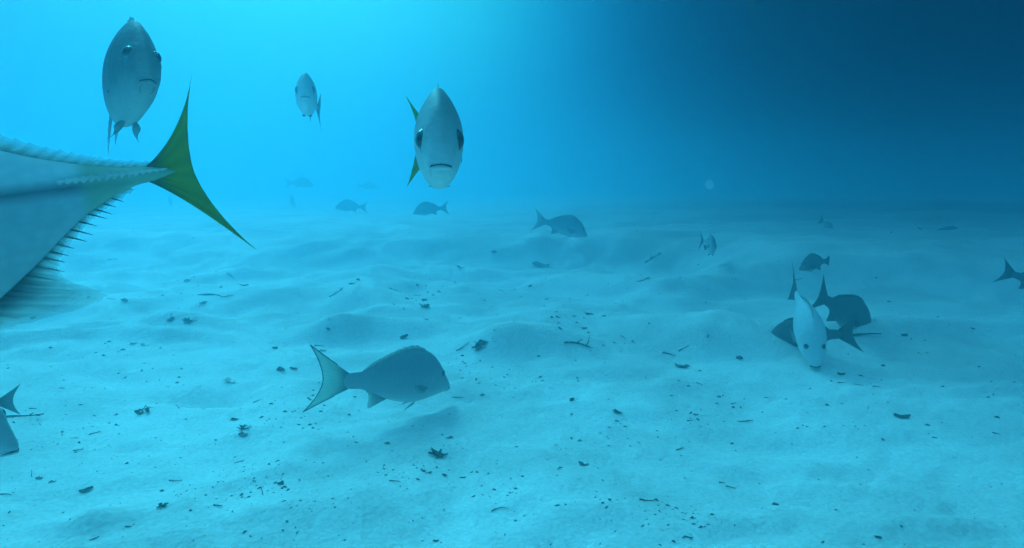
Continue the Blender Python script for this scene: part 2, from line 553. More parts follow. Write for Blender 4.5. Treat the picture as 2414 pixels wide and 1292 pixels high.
def make_fish(kind, length, loc, yaw, pitch=0, roll=0, bend=0.0, hook=0.0, label='', group=None, skin='snapper',
              fins='fin', tailfin=None, detail=2, name='fish', cat='fish', mouth_open=0.0, pect_out=10, dark_edge=False,
              tail_turn=0.0, tail_scale=1.0, s_center=.5, lip=False, anchor=(0, 0, 0), rake=0.0, pect_len=1.0, pelv_len=1.0, pectfin=None):
    """yaw is told from the line of sight: 0 = snout to the right, 90 = straight away, -90 = straight at the camera.
    loc is where the local point anchor goes (0,0,0 = mid body)."""
    P = kind
    tailfin = tailfin or fins
    root = thing(name, label, cat, group)
    azd = math.degrees(math.atan2(loc[0], loc[1]))
    yaw = yaw - azd
    root.rotation_mode = 'XYZ'
    Rm = Matrix.Rotation(R(yaw), 3, 'Z') @ Matrix.Rotation(-R(pitch), 3, 'Y') @ Matrix.Rotation(R(roll), 3, 'X')
    root.rotation_euler = Rm.to_euler('XYZ')
    root.scale = (length,) * 3
    root.location = Vector(loc) - Rm @ (Vector(anchor) * length)

    def warp(x, y, z):
        t = max(0.0, s_center - .25 - (x - (s_center - .5) if False else x))
        return (x, y + bend * t * t + hook * t ** 4, z)

    X = lambda s: s_center - s
    ns, nr = {3: (150, 72), 2: (80, 48), 1: (44, 24)}[detail]
    mz, ml = P['mouth']
    verts, faces = [], []
    ss = [((i / (ns - 1)) ** 1.35) for i in range(ns)]
    for s in ss:
        tp, bt, w = interp(P['top'], s), interp(P['bot'], s), interp(P['wid'], s)
        mid, hh = (tp + bt) / 2, (tp - bt) / 2
        for j in range(nr):
            a = 2 * math.pi * j / nr
            c, sn = math.cos(a), math.sin(a)
            y = w * (abs(c) ** .92) * (1 if c > 0 else -1)
            y *= 1 - .42 * max(0, sn) ** 2 - .15 * max(0, -sn) ** 3
            z = mid + hh * sn
            k = 0.0
            # gill cover edge: a shallow curved step
            sg = P['gill'] - .9 * (z + .02) ** 2
            if abs(z) < .15:
                dd = (s - sg) / .010
                k -= .0038 * math.exp(-dd * dd) * min(1, max(0, (.15 - abs(z)) / .05))
                if s < sg:
                    k += .0022 * math.exp(-((s - sg + .03) / .03) ** 2)
            if kind is DEEP_JACK:
                k -= .0075 * math.exp(-((z + .006) / .007) ** 2) * min(1, max(0, (1 - s) / .12)) * min(1, s / .3)
            # jaw crease
            zm = mz - 3.2 * s * s
            if s < ml:
                k -= .006 * math.exp(-((z - zm) / .006) ** 2) * (1 - s / ml)
                k += .003 * math.exp(-((z - zm + .016) / .010) ** 2) * (1 - s / ml)
            # brow and eye socket
            es, ez, er = P['eye']
            de = math.hypot(s - es, z - ez) / er
            k += .004 * math.exp(-((de - 1.15) / .35) ** 2)
            y += k * (1 if c > 0 else -1) * min(1, abs(c) * 2)
            verts.append(warp(X(s), y, z))
    for i in range(ns - 1):
        for j in range(nr):
            j2 = (j + 1) % nr
            faces.append((i * nr + j, i * nr + j2, (i + 1) * nr + j2, (i + 1) * nr + j))
    zc = (interp(P['top'], 0) + interp(P['bot'], 0)) / 2
    verts.append(warp(X(-.006), 0, zc)); c0 = len(verts) - 1
    verts.append(warp(X(1.01), 0, 0)); c1 = len(verts) - 1
    for j in range(nr):
        j2 = (j + 1) % nr
        faces.append((c0, j2, j))
        faces.append((c1, (ns - 1) * nr + j, (ns - 1) * nr + j2))
    body = mesh_obj('body', verts, faces, M[skin], root)

    def surf_y(s, z):
        tp, bt, w = interp(P['top'], s), interp(P['bot'], s), interp(P['wid'], s)
        mid, hh = (tp + bt) / 2, (tp - bt) / 2
        sn = max(-1, min(1, (z - mid) / hh))
        c = math.sqrt(max(0, 1 - sn * sn))
        return w * c ** .92 * (1 - .42 * max(0, sn) ** 2 - .15 * max(0, -sn) ** 3)

    def grid(nm, fn, nu, nv, mat, parent=root, thick=.0018):
        """fin sheet: fn(u, v) -> (x, y, z); given a real thickness that thins to the edge"""
        vs_, fs, uv = [], [], []
        for side in (0, 1):
            for i in range(nu + 1):
                for j in range(nv + 1):
                    u, v = i / nu, j / nv
                    x, y, z = fn(u, v)
                    t_ = thick * (1 - .8 * v) * (1 if side else -1)
                    t_ += .0007 * math.sin(u * nu * 1.6) * (1 - v * .3)
                    vs_.append(warp(x, y + t_, z))
                    uv.append((u, v))
        o_ = (nu + 1) * (nv + 1)
        for i in range(nu):
            for j in range(nv):
                a, b, c_, d_ = i * (nv + 1) + j, (i + 1) * (nv + 1) + j, (i + 1) * (nv + 1) + j + 1, i * (nv + 1) + j + 1
                fs.append((a, b, c_, d_))
                fs.append((o_ + d_, o_ + c_, o_ + b, o_ + a))
        rim = [i * (nv + 1) for i in range(nu + 1)] + [nu * (nv + 1) + j for j in range(1, nv + 1)] + \
              [i * (nv + 1) + nv for i in range(nu - 1, -1, -1)] + [j for j in range(nv - 1, 0, -1)]
        for a, b in zip(rim, rim[1:] + rim[:1]):
            fs.append((a, o_ + a, o_ + b, b))
        return mesh_obj(nm, vs_, fs, mat, parent, uv)

    # tail fin
    sp_h, tl, fork = P['tail']
    sp_h *= tail_scale; tl *= tail_scale
    pb = interp(P['top'], .955) * .97
    ttr = R(tail_turn)

    def tailfn(u, v):
        q = 2 * u - 1                      # -1 bottom lobe .. +1 top lobe
        aq = abs(q)
        bz = pb * q
        reach = fork + (tl - fork) * aq ** 2.1
        tz = sp_h * (1 if q > 0 else -1) * aq ** 1.25
        cx, cz = reach * .45, bz + (tz - bz) * (.42 if kind in (SNAPPER, WIDE_SNAPPER) else .25)
        w0, w1, w2 = (1 - v) ** 2, 2 * v * (1 - v), v * v
        xx = w1 * cx + w2 * reach
        z = w0 * bz + w1 * cz + w2 * tz
        yy = .006 * math.sin(q * 3) * v + math.sin(ttr) * xx
        return (X(.965) - xx * math.cos(ttr) + rake * z * v, yy, z)
    tfo = grid('tail_fin', tailfn, 40 if detail > 1 else 20, 12, M[tailfin])
    if dark_edge:
        # dark margin along the lobes' outer edge
        for nm, path in (('fin_margin', [tailfn(i / 40, 1) for i in range(41)]),
                         ('fin_margin', [tailfn(0, i / 12) for i in range(4, 13)]),
                         ('fin_margin', [tailfn(1, i / 12) for i in range(4, 13)])):
            tube(nm, [warp(*p) for p in path], .0042, M['fin_dark'], tfo, 5)

    # dorsal and anal fins
    def edge_fin(nm, s0, s1, h, style, up):
        tabn = P['top'] if up else P['bot']
        sg_ = 1 if up else -1
        nu = 56 if detail > 1 else 24

        def fn(u, v):
            s = s0 + (s1 - s0) * u
            bz = interp(tabn, s) - sg_ * .006
            if style == 'spiny':
                hh = h * (math.sin(math.pi * min(1, u * 1.02)) ** .45) * (1 - .35 * u) * (1.0 + .30 * math.exp(-((u - .82) / .10) ** 2))
                if u < .6:
                    hh *= .86 + .14 * abs(math.sin(u * 30))
                sweep = .30
            elif style == 'pointed':
                hh = h * math.exp(-(u / .55) ** 2) * min(1, u / .06)
                sweep = 2.0 - .4 * u
            elif style == 'lobe':
                hh = h * (.16 + .84 * math.exp(-(u / .16) ** 1.5)) * min(1, u / .04) * (1 - .6 * max(0, u - .85) / .15)
                hh *= .9 + .1 * abs(math.sin(u * 60))
                sweep = .9
            else:   # fringe: low fin whose ray tips stand free like a comb
                fr = (u * 34 + .35 * math.sin(u * 23)) % 1.0
                cmb = (1 - fr) ** 2.2 * (.75 + .25 * math.sin(u * 61))
                lob = 0 if up else .025 * math.exp(-((u - .50) / .10) ** 2)
                hh = lob + h * ((.88 + .12 * cmb) if up else (.42 + .10 * cmb)) * min(1, u / .03) * (1 - .45 * u)
                sweep = 1.6 if up else 1.5 + 2.0 * lob / .025
            return (X(s) - sweep * hh * v, 0.0, bz + sg_ * hh * v)
        if style == 'fringe':
            nu = 240
        fo = grid(nm, fn, nu, 4, M[fins])
        if style == 'fringe' and not up:
            # free ray tips standing past the membrane
            V_, F_ = [], []
            for q in range(30):
                u = .06 + .86 * q / 29 + rnd.uniform(-.006, .006)
                s = s0 + (s1 - s0) * u
                bz = interp(tabn, s)
                ln = (.040 - .016 * u) * rnd.uniform(.75, 1.15)
                b = len(V_)
                for i in range(5):
                    t = i / 4
                    x, z = X(s) - ln * t * (1.0 + .1 * t), bz + .004 - ln * (.42 * t + .12 * t * t)
                    r_ = .0020 * (1 - .85 * t)
                    for j in range(4):
                        a = math.pi / 2 * j
                        V_.append(warp(x + r_ * .5 * math.cos(a), r_ * math.cos(a), z + r_ * math.sin(a) * 1.2))
                for i in range(4):
                    for j in range(4):
                        j2 = (j + 1) % 4
                        F_.append((b + i * 4 + j, b + i * 4 + j2, b + (i + 1) * 4 + j2, b + (i + 1) * 4 + j))
            mesh_obj('fin_ray', V_, F_, M['fin_ray'], fo)
        return fo
    for (a, b, h, st) in P['dorsal']:
        edge_fin('dorsal_fin', a, b, h, st, True)
    for (a, b, h, st) in P['anal']:
        edge_fin('anal_fin', a, b, h, st, False)

    # pectoral and pelvic fins, one each side
    for sd in (1, -1):
        ps, pz = P['pect']
        y0 = surf_y(ps, pz)
        out = R(pect_out)
        plen = (.20 if kind in (SNAPPER, WIDE_SNAPPER) else .24) * pect_len

        def pec(u, v, sd=sd):
            a = -.62 + .75 * (u)            # spread of the rays below the horizontal
            ln = plen * (1 - .62 * (1 - u) ** 1.3) * v
            x_ = -math.cos(a) * math.cos(out) * ln
            y_ = math.sin(out) * ln
            z_ = math.sin(a) * ln
            return (X(ps) + x_, sd * (y0 - .004 + y_), pz + (u - .5) * .03 + z_ - .12 * ln)
        grid('pectoral_fin', pec, 16, 8, M[pectfin or fins], thick=.0012)
        vs0 = P['pelv'][0]
        vz = interp(P['bot'], vs0)

        def pel(u, v, sd=sd):
            ln = .19 * pelv_len * (.45 + .55 * u) * v
            return (X(vs0 + .03 * (1 - u)) - ln * .86, sd * (.020 + .22 * ln + .16 * (.5 - u) * v * (1 - v)), vz + .012 - ln * .42 * (1.2 - .4 * u))
        grid('pelvic_fin', pel, 10, 6, M[fins], thick=.0012)
        # eye: bulging ball with a pupil
        es, ez, er = P['eye']
        ey = surf_y(es, ez)
        slope = (surf_y(es + .02, ez) - surf_y(es - .02, ez)) / .04
        nrm = Vector((slope * 1.5, 1, .12)).normalized()
        cx, cyy, czz = X(es), ey - er * .26, ez
        cw = Vector(warp(cx, sd * cyy, czz))
        nn = Vector((nrm.x, sd * nrm.y, nrm.z))
        eye = ball('eye', cw, nn, er, .62, M['eye'], root)
        ball('pupil', cw + nn * er * .30, nn, er * .78, .50, M['pupil'], eye)
    # mouth: dark cleft that curves down and back on either side, over a paler lower lip
    pts, lips = [], []
    for i in range(25):
        t = (i - 12) / 12
        s = .002 + ml * .62 * abs(t) ** 1.5
        z = mz - 3.2 * s * s - .026 * abs(t) ** 1.5
        y = surf_y(s, z) * (1 if t > 0 else -1) * min(1, abs(t) * 3)
        pts.append(warp(X(s) + .006 * (1 - abs(t)), y * 1.0, z))
        lips.append(warp(X(s) + .005 * (1 - abs(t)), y * 1.0, z - .010 * (1 - .4 * abs(t))))
    r0 = .0035 + mouth_open
    mo = tube('mouth', pts, r0, M['mouth'], root, 8, taper=True, flat=.55)
    tube('lower_lip', lips, .0062, M[skin] if not lip else M['lip'], root, 8, taper=True)
    # scutes on the jack's narrow tail stalk
    if kind not in (SNAPPER, WIDE_SNAPPER) and detail > 1:
        for sd in (1, -1):
            v_, f_ = [], []
            n_ = 15
            for i in range(n_):
                s0_ = .84 if kind is DEEP_JACK else .76
                s = s0_ + (.985 - s0_) * i / (n_ - 1)
                w_ = (.0065 if kind is DEEP_JACK else .009) * (.45 + .55 * math.sin(math.pi * min(1, i / n_ + .1)))
                y = surf_y(s, .004)
                x = X(s)
                L_ = (.985 - s0_) / n_ * 1.3
                b = len(v_)
                pr = .0035
                v_ += [warp(x + L_ * .5, sd * (y - .002), .004), warp(x, sd * (y - .001), .004 + w_),
                       warp(x - L_ * .7, sd * (y + pr), .006), warp(x, sd * (y - .001), .004 - w_),
                       warp(x, sd * (y + pr * .75), .004)]
                q = [(b, b + 1, b + 4), (b + 1, b + 2, b + 4), (b + 2, b + 3, b + 4), (b + 3, b, b + 4), (b, b + 3, b + 2, b + 1)]
                f_ += q if sd < 0 else [t_[::-1] for t_ in q]
            mesh_obj('scute_row', v_, f_, M['scute'], root, smooth=False)
    return root


def ball(name, c, n, r, flat, mat, parent, seg=20):
    q = Vector((0, 0, 1)).rotation_difference(n).to_matrix()
    v, f = [], []
    m = seg // 2
    for i in range(m + 1):
        th = math.pi * i / m
        for j in range(seg):
            ph = 2 * math.pi * j / seg
            p = Vector((r * math.sin(th) * math.cos(ph), r * math.sin(th) * math.sin(ph), r * flat * math.cos(th)))
            v.append(c + q @ p)
    for i in range(m):
        for j in range(seg):
            j2 = (j + 1) % seg
            f.append((i * seg + j, (i + 1) * seg + j, (i + 1) * seg + j2, i * seg + j2))
    return mesh_obj(name, v, f, mat, parent)


def tube(name, pts, r, mat, parent, seg=6, taper=False, flat=1.0):
    pts = [Vector(p) for p in pts]
    v, f = [], []
    n = len(pts)
    for i, p in enumerate(pts):
        d = (pts[min(i + 1, n - 1)] - pts[max(i - 1, 0)]).normalized()
        a = d.cross(Vector((0, 0, 1)))
        if a.length < 1e-3:
            a = Vector((1, 0, 0))
        a.normalize()
        b = d.cross(a)
        rr = r * (math.sin(math.pi * (i + .35) / (n - 1 + .7)) ** .6 if taper else 1)
        for j in range(seg):
            t = 2 * math.pi * j / seg
            v.append(p + a * math.cos(t) * rr + b * math.sin(t) * rr * flat)
    for i in range(n - 1):
        for j in range(seg):
            j2 = (j + 1) % seg
            f.append((i * seg + j, i * seg + j2, (i + 1) * seg + j2, (i + 1) * seg + j))
    f.append(tuple(range(seg))[::-1]); f.append(tuple((n - 1) * seg + j for j in range(seg)))
    return mesh_obj(name, v, f, mat, parent)


# ---- the fish, near to far (label, pose and place read from the photograph)
WAT = "fish swimming in open water"
BED = "fish feeding close to the sand"
FISH = []


def F(*a, **k):
    o = make_fish(*a, **k)
    FISH.append(o)
    return o


# big one leaving the picture on the left, tail towards us
F(DEEP_JACK, .95, at(372, 408, 1.02), 196, pitch=-8, roll=0, bend=.0, skin='jack_near', fins='fin_pale', tailfin='fin_yellow',
  detail=3, anchor=(-.48, 0, 0), rake=.16, label="large silvery fish cut off by the left edge, with a forked yellow-green tail", group=WAT, name='jack_fish')
# head-on, upper left
F(SNAPPER, .46, at(292, 196, 1.35), -79, pitch=7, roll=-6, bend=.06, tail_scale=.82, skin='snapper', fins='fin', detail=3, pect_out=0, pect_len=.5,
  label="dark fish facing the camera above the yellow-green tail, pale chin", group=WAT, name='snapper_fish', lip=True)
# head-on with large eyes
F(JACK, .60, at(1032, 330, 1.54), -89, pitch=-3, roll=0, bend=.08, skin='jack', fins='fin', tailfin='fin_yellow', detail=3, pect_out=0, pect_len=.6, pelv_len=.12, tail_turn=-55, tail_scale=.88,
  label="frowning fish seen head-on with two big dark eyes and yellow tail tips", group=WAT, name='jack_fish')
# small head-on
F(JACK, .60, at(724, 232, 3.5), -92, pitch=4, bend=.12, tail_scale=.8, skin='jack', fins='fin_dark', detail=2, pect_out=0, pect_len=.6, pelv_len=.35,
  label="small pale-chinned fish facing the camera high between two larger ones", group=WAT, name='jack_fish')
# side view over the sand
F(SNAPPER, .46, at(952, 892, 2.45), 38, pitch=-7, roll=4, bend=.15, skin='snapper_grey', fins='fin', tailfin='fin_tail', detail=3, tail_turn=22, pectfin='fin_pale', pect_len=.8, pect_out=5,
  dark_edge=True, label="grey fish in side view over the sand with a wide pale dark-edged tail", group=BED, name='snapper_fish')
# the group at the right
F(WIDE_SNAPPER, .50, at(1903, 763, 3.25), -77, pitch=-27, roll=3, bend=-.05, skin='snapper_pale', fins='fin_pale', tailfin='fin_dark', detail=3,
  mouth_open=.004, label="pale fish nosing down into the sand in front of two dark fish", group=BED, name='snapper_fish', lip=True)
F(SNAPPER, .38, at(1888, 792, 3.45), 176, pitch=-10, skin='snapper_dark', fins='fin_dark', detail=2, bend=.1,
  label="dark fish behind the pale one, head to the left at the sand", group=BED, name='snapper_fish')
F(SNAPPER, .45, at(1996, 738, 3.85), 42, pitch=-26, skin='snapper_dark', fins='fin_dark', detail=2, bend=-.2,
  label="dark fish with raised back heading down to the right behind the pale one", group=BED, name='snapper_fish')
# farther ones
F(SNAPPER, .46, at(1335, 534, 6.6), 14, pitch=-12, skin='snapper_grey', fins='fin', detail=2, bend=.1,
  label="grey fish over the dune in mid distance, facing right with its head lowered", group=BED, name='snapper_fish')
F(SNAPPER, .42, at(1008, 493, 9.5), 172, pitch=-4, skin='snapper_dark', fins='fin_dark', detail=1,
  label="small dark fish facing left just under the frowning fish", group=BED, name='snapper_fish')
F(SNAPPER, .50, at(822, 486, 13.0), 176, pitch=4, skin='snapper_dark', fins='fin_dark', detail=1,
  label="faint blue fish left of the small dark one, blurred by the water", group=BED, name='snapper_fish')
F(SNAPPER, .56, at(712, 432, 16.5), 10, pitch=0, skin='snapper_dark', fins='fin_dark', detail=1,
  label="barely visible fish in the haze under the small high fish", group=WAT, name='snapper_fish')
F(SNAPPER, .50, at(870, 439, 20), 10, pitch=0, skin='snapper_dark', fins='fin_dark', detail=1,
  label="tiny smudge of a fish in the haze left of the frowning fish", group=WAT, name='snapper_fish')
F(SNAPPER, .50, at(690, 474, 15.5), -100, pitch=30, skin='snapper_dark', fins='fin_dark', detail=1,
  label="thin upright smudge of a fish near the hazy sand horizon", group=BED, name='snapper_fish')
F(SNAPPER, .46, at(402, 474, 15.5), 96, pitch=10, skin='snapper_dark', fins='fin_dark', detail=1,
  label="faint end-on fish in the haze right below the yellow-green tail's root", group=BED, name='snapper_fish')
F(JACK, .46, at(1676, 575, 5.9), -86, pitch=-2, bend=-.2, skin='jack', fins='fin_dark', tailfin='fin_dark', detail=2,
  label="slim fish facing the camera over the right dunes, tail lobes showing at its left", group=WAT, name='jack_fish')
F(SNAPPER, .30, at(1917, 620, 5.2), -128, pitch=-3, tail_scale=.55, skin='snapper_dark', fins='fin_dark', detail=2,
  label="round dark fish hovering above the feeding trio at the right", group=BED, name='snapper_fish')
F(SNAPPER, .34, at(1953, 540, 8), -60, pitch=-30, skin='snapper_grey', fins='fin_dark', detail=1,
  label="very faint fish in the dark water above the round dark fish", group=WAT, name='snapper_fish')
F(SNAPPER, .44, at(2235, 556, 7.8), 8, pitch=0, skin='snapper_grey', fins='fin', detail=1,
  label="faint dark fish low over the right-hand far dune", group=BED, name='snapper_fish')
F(SNAPPER, .36, at(2372, 642, 4.6), 20, pitch=-18, skin='snapper_dark', fins='fin_dark', detail=2, anchor=(-.6, 0, 0),
  label="dark fish cut off by the right edge with only its tail end showing", group=BED, name='snapper_fish')
# lower left corner
F(SNAPPER, .40, at(20, 1052, 1.25), -38, pitch=-14, roll=0, skin='snapper_grey', fins='fin', detail=3, pect_out=6, anchor=(.46, 0, -.1),
  label="blue-grey fish head poking in at the lower left edge, mouth closed", group=BED, name='snapper_fish')
F(SNAPPER, .22, at(24, 945, 2.3), 190, pitch=4, skin='snapper', fins='fin', tailfin='fin_dark', detail=2, anchor=(-.6, 0, 0),
  label="fish just off the left edge with only its forked tail in view", group=BED, name='snapper_fish')


# ---------------------------------------------------------------- debris on the sand
def twig_mesh(rg, ln, rad, branches=0, curve=.3):
    """bent tapering twig with side shoots, as one mesh; lies along X"""
    V, Fc = [], []

    def limb(p0, d, l, r, n=7, bnd=curve):
        d = Vector(d).normalized()
        side = Vector((-d.y, d.x, 0)).normalized()
        k = rg.uniform(-bnd, bnd)
        pts = []
        for i in range(n):
            t = i / (n - 1)
            pts.append(Vector(p0) + d * l * t + side * (k * l * (t * t - t * .4)) + Vector((0, 0, rg.uniform(-.15, .3) * r)))
        b = len(V)
        for i, p in enumerate(pts):
            rr = r * (1 - .55 * i / (n - 1)) * rg.uniform(.8, 1.25)
            for j in range(6):
                a = 2 * math.pi * j / 6
                V.append(p + side * math.cos(a) * rr + Vector((0, 0, math.sin(a) * rr)))
        for i in range(n - 1):
            for j in range(6):
                j2 = (j + 1) % 6
                Fc.append((b + i * 6 + j, b + i * 6 + j2, b + (i + 1) * 6 + j2, b + (i + 1) * 6 + j))
        Fc.append(tuple(b + j for j in range(6))[::-1])
        Fc.append(tuple(b + (n - 1) * 6 + j for j in range(6)))
        return pts
    main = limb((-ln / 2, 0, rad), (1, 0, .03), ln, rad)
    for q in range(branches):
        p = main[rg.randint(2, 5)]
        a = rg.choice((-1, 1)) * rg.uniform(.5, 1.1)
        limb(p, (math.cos(a), math.sin(a), rg.uniform(.0, .5)), ln * rg.uniform(.25, .45), rad * .65, 5)
    return V, Fc


def flake_mesh(rg, ln, wd, thick, curl=.25, jag=.2):
    """leaf or shell fragment: an irregular curled plate with thickness"""
    n, m = 18, 4
    V, Fc = [], []
    prof = [1 + rg.uniform(-jag, jag) for _ in range(n)]
    ph = rg.uniform(0, 6)
    for side in (1, -1):
        V.append(Vector((0, 0, side * thick * .5)))
        for k in range(1, m + 1):
            for i in range(n):
                a = 2 * math.pi * i / n
                r = prof[i] * k / m
                x, y = math.cos(a) * ln / 2 * r, math.sin(a) * wd / 2 * r * (1 - .3 * math.cos(a))
                z = curl * (x * x / ln + 1.4 * y * y / wd) + .10 * wd * math.sin(3 * a + ph) * (k / m) ** 2
                V.append(Vector((x, y, z + side * thick * .5 * (1 - .5 * k / m))))
    o = 1 + n * m
    for base, flip in ((0, False), (o, True)):
        for i in range(n):
            i2 = (i + 1) % n
            f = (base, base + 1 + i, base + 1 + i2)
            Fc.append(f[::-1] if flip else f)
            for k in range(m - 1):
                a, b = base + 1 + k * n, base + 1 + (k + 1) * n
                f = (a + i, b + i, b + i2, a + i2)
                Fc.append(f[::-1] if flip else f)
    e = 1 + (m - 1) * n
    for i in range(n):
        i2 = (i + 1) % n
        Fc.append((e + i, o + e + i, o + e + i2, e + i2))
    return V, Fc


def lump_mesh(rg, a, b, c, rough=.25):
    """rounded irregular pebble or weed ball"""
    V, Fc = [], []
    n, m = 12, 8
    ph = [rg.uniform(0, 6) for _ in range(6)]
    for i in range(m + 1):
        th = math.pi * i / m
        for j in range(n):
            p = 2 * math.pi * j / n
            k = 1 + rough * (math.sin(2 * p + ph[0]) * math.sin(th * 2 + ph[1]) + .6 * math.sin(3 * p + ph[2] + th * 3)) \
                + rough * .5 * rg.uniform(-1, 1) * (0 < i < m)
            V.append(Vector((a * math.sin(th) * math.cos(p) * k, b * math.sin(th) * math.sin(p) * k, c * math.cos(th) * k)))
    for i in range(m):
        for j in range(n):
            j2 = (j + 1) % n
            Fc.append((i * n + j, (i + 1) * n + j, (i + 1) * n + j2, i * n + j2))
    return V, Fc


def clump(rg, ln, parts):
    """tangle of curled plates and stems, one mesh"""
    V, Fc = [], []
    for k in range(parts):
        if rg.random() < .5:
            v, f = flake_mesh(rg, ln * rg.uniform(.35, .7), ln * rg.uniform(.12, .3), ln * .03, rg.uniform(.3, 1), .35)
        else:
            v, f = twig_mesh(rg, ln * rg.uniform(.4, .9), ln * .028, 0, .5)
        mt = Matrix.Translation((rg.uniform(-.3, .3) * ln, rg.uniform(-.22, .22) * ln, rg.uniform(.0, .12) * ln)) @ \
            Euler((rg.uniform(-.8, .8), rg.uniform(-.5, .5), rg.uniform(0, 6.3))).to_matrix().to_4x4()
        b = len(V)
        V += [mt @ p for p in v]
        Fc += [tuple(b + i for i in q) for q in f]
    return V, Fc


def debris(kind, px, py, wpx, ang, label, seed=0, up=0.0, k=1.0):
    """wpx: length in photo pixels; ang: turn on the sand seen from above (deg)"""
    p, t = ground(px, py)
    ln = wpx * t / F_PX
    rg = random.Random(seed + int(px * 7 + py * 13))
    z = 0
    if kind == 'twig':
        v, f = twig_mesh(rg, ln, max(.0018, ln * .040) * k, 0)
        nm, mt, ct = 'twig', 'bark', 'twig'
    elif kind == 'curved_twig':
        v, f = twig_mesh(rg, ln, max(.0016, ln * .038) * k, 0, .9)
        nm, mt, ct = 'twig', 'bark', 'twig'
    elif kind == 'branch':
        v, f = twig_mesh(rg, ln, max(.002, ln * .036) * k, 3, .5)
        nm, mt, ct = 'branching_twig', 'bark', 'twig'
    elif kind == 'leaf':
        v, f = flake_mesh(rg, ln, ln * .48 * k, ln * .035, .55, .10)
        nm, mt, ct = 'dead_leaf', 'leaf', 'leaf'
        z = ln * .03
    elif kind == 'chip':
        v, f = flake_mesh(rg, ln, ln * .62 * k, ln * .09, .35, .28)
        nm, mt, ct = 'shell_fragment', 'shell', 'shell'
        z = ln * .03
    elif kind == 'pale':
        v, f = flake_mesh(rg, ln, ln * .62 * k, ln * .05, .6, .06)
        nm, mt, ct = 'shell', 'shell_pale', 'shell'
        z = ln * .02
    elif kind == 'stone':
        v, f = lump_mesh(rg, ln * .5, ln * .34 * k, ln * .22, .25)
        nm, mt, ct = 'pebble', 'stone', 'stone'
        z = ln * .14
    elif kind == 'clump':
        v, f = clump(rg, ln, 9)
        nm, mt, ct = 'seaweed_clump', 'weed', 'seaweed'
        z = ln * .02
    o = mesh_obj(nm, v, f, M[mt], None, smooth=kind in ('stone', 'twig', 'curved_twig', 'branch', 'pale'))
    o.location = (p.x, p.y, p.z + z)
    # lie on the local slope
    e = .02
    nx, ny = -(hz(p.x + e, p.y) - hz(p.x - e, p.y)) / (2 * e), -(hz(p.x, p.y + e) - hz(p.x, p.y - e)) / (2 * e)
    q = Vector((0, 0, 1)).rotation_difference(Vector((nx, ny, 1)).normalized())
    rot = q.to_matrix() @ Matrix.Rotation(R(ang), 3, 'Z') @ Matrix.Rotation(R(-up), 3, 'Y')
    o.rotation_euler = rot.to_euler()
    o['label'] = label
    o['category'] = ct
    o['group'] = 'bits of twig, leaf and shell on the sand'
    return o


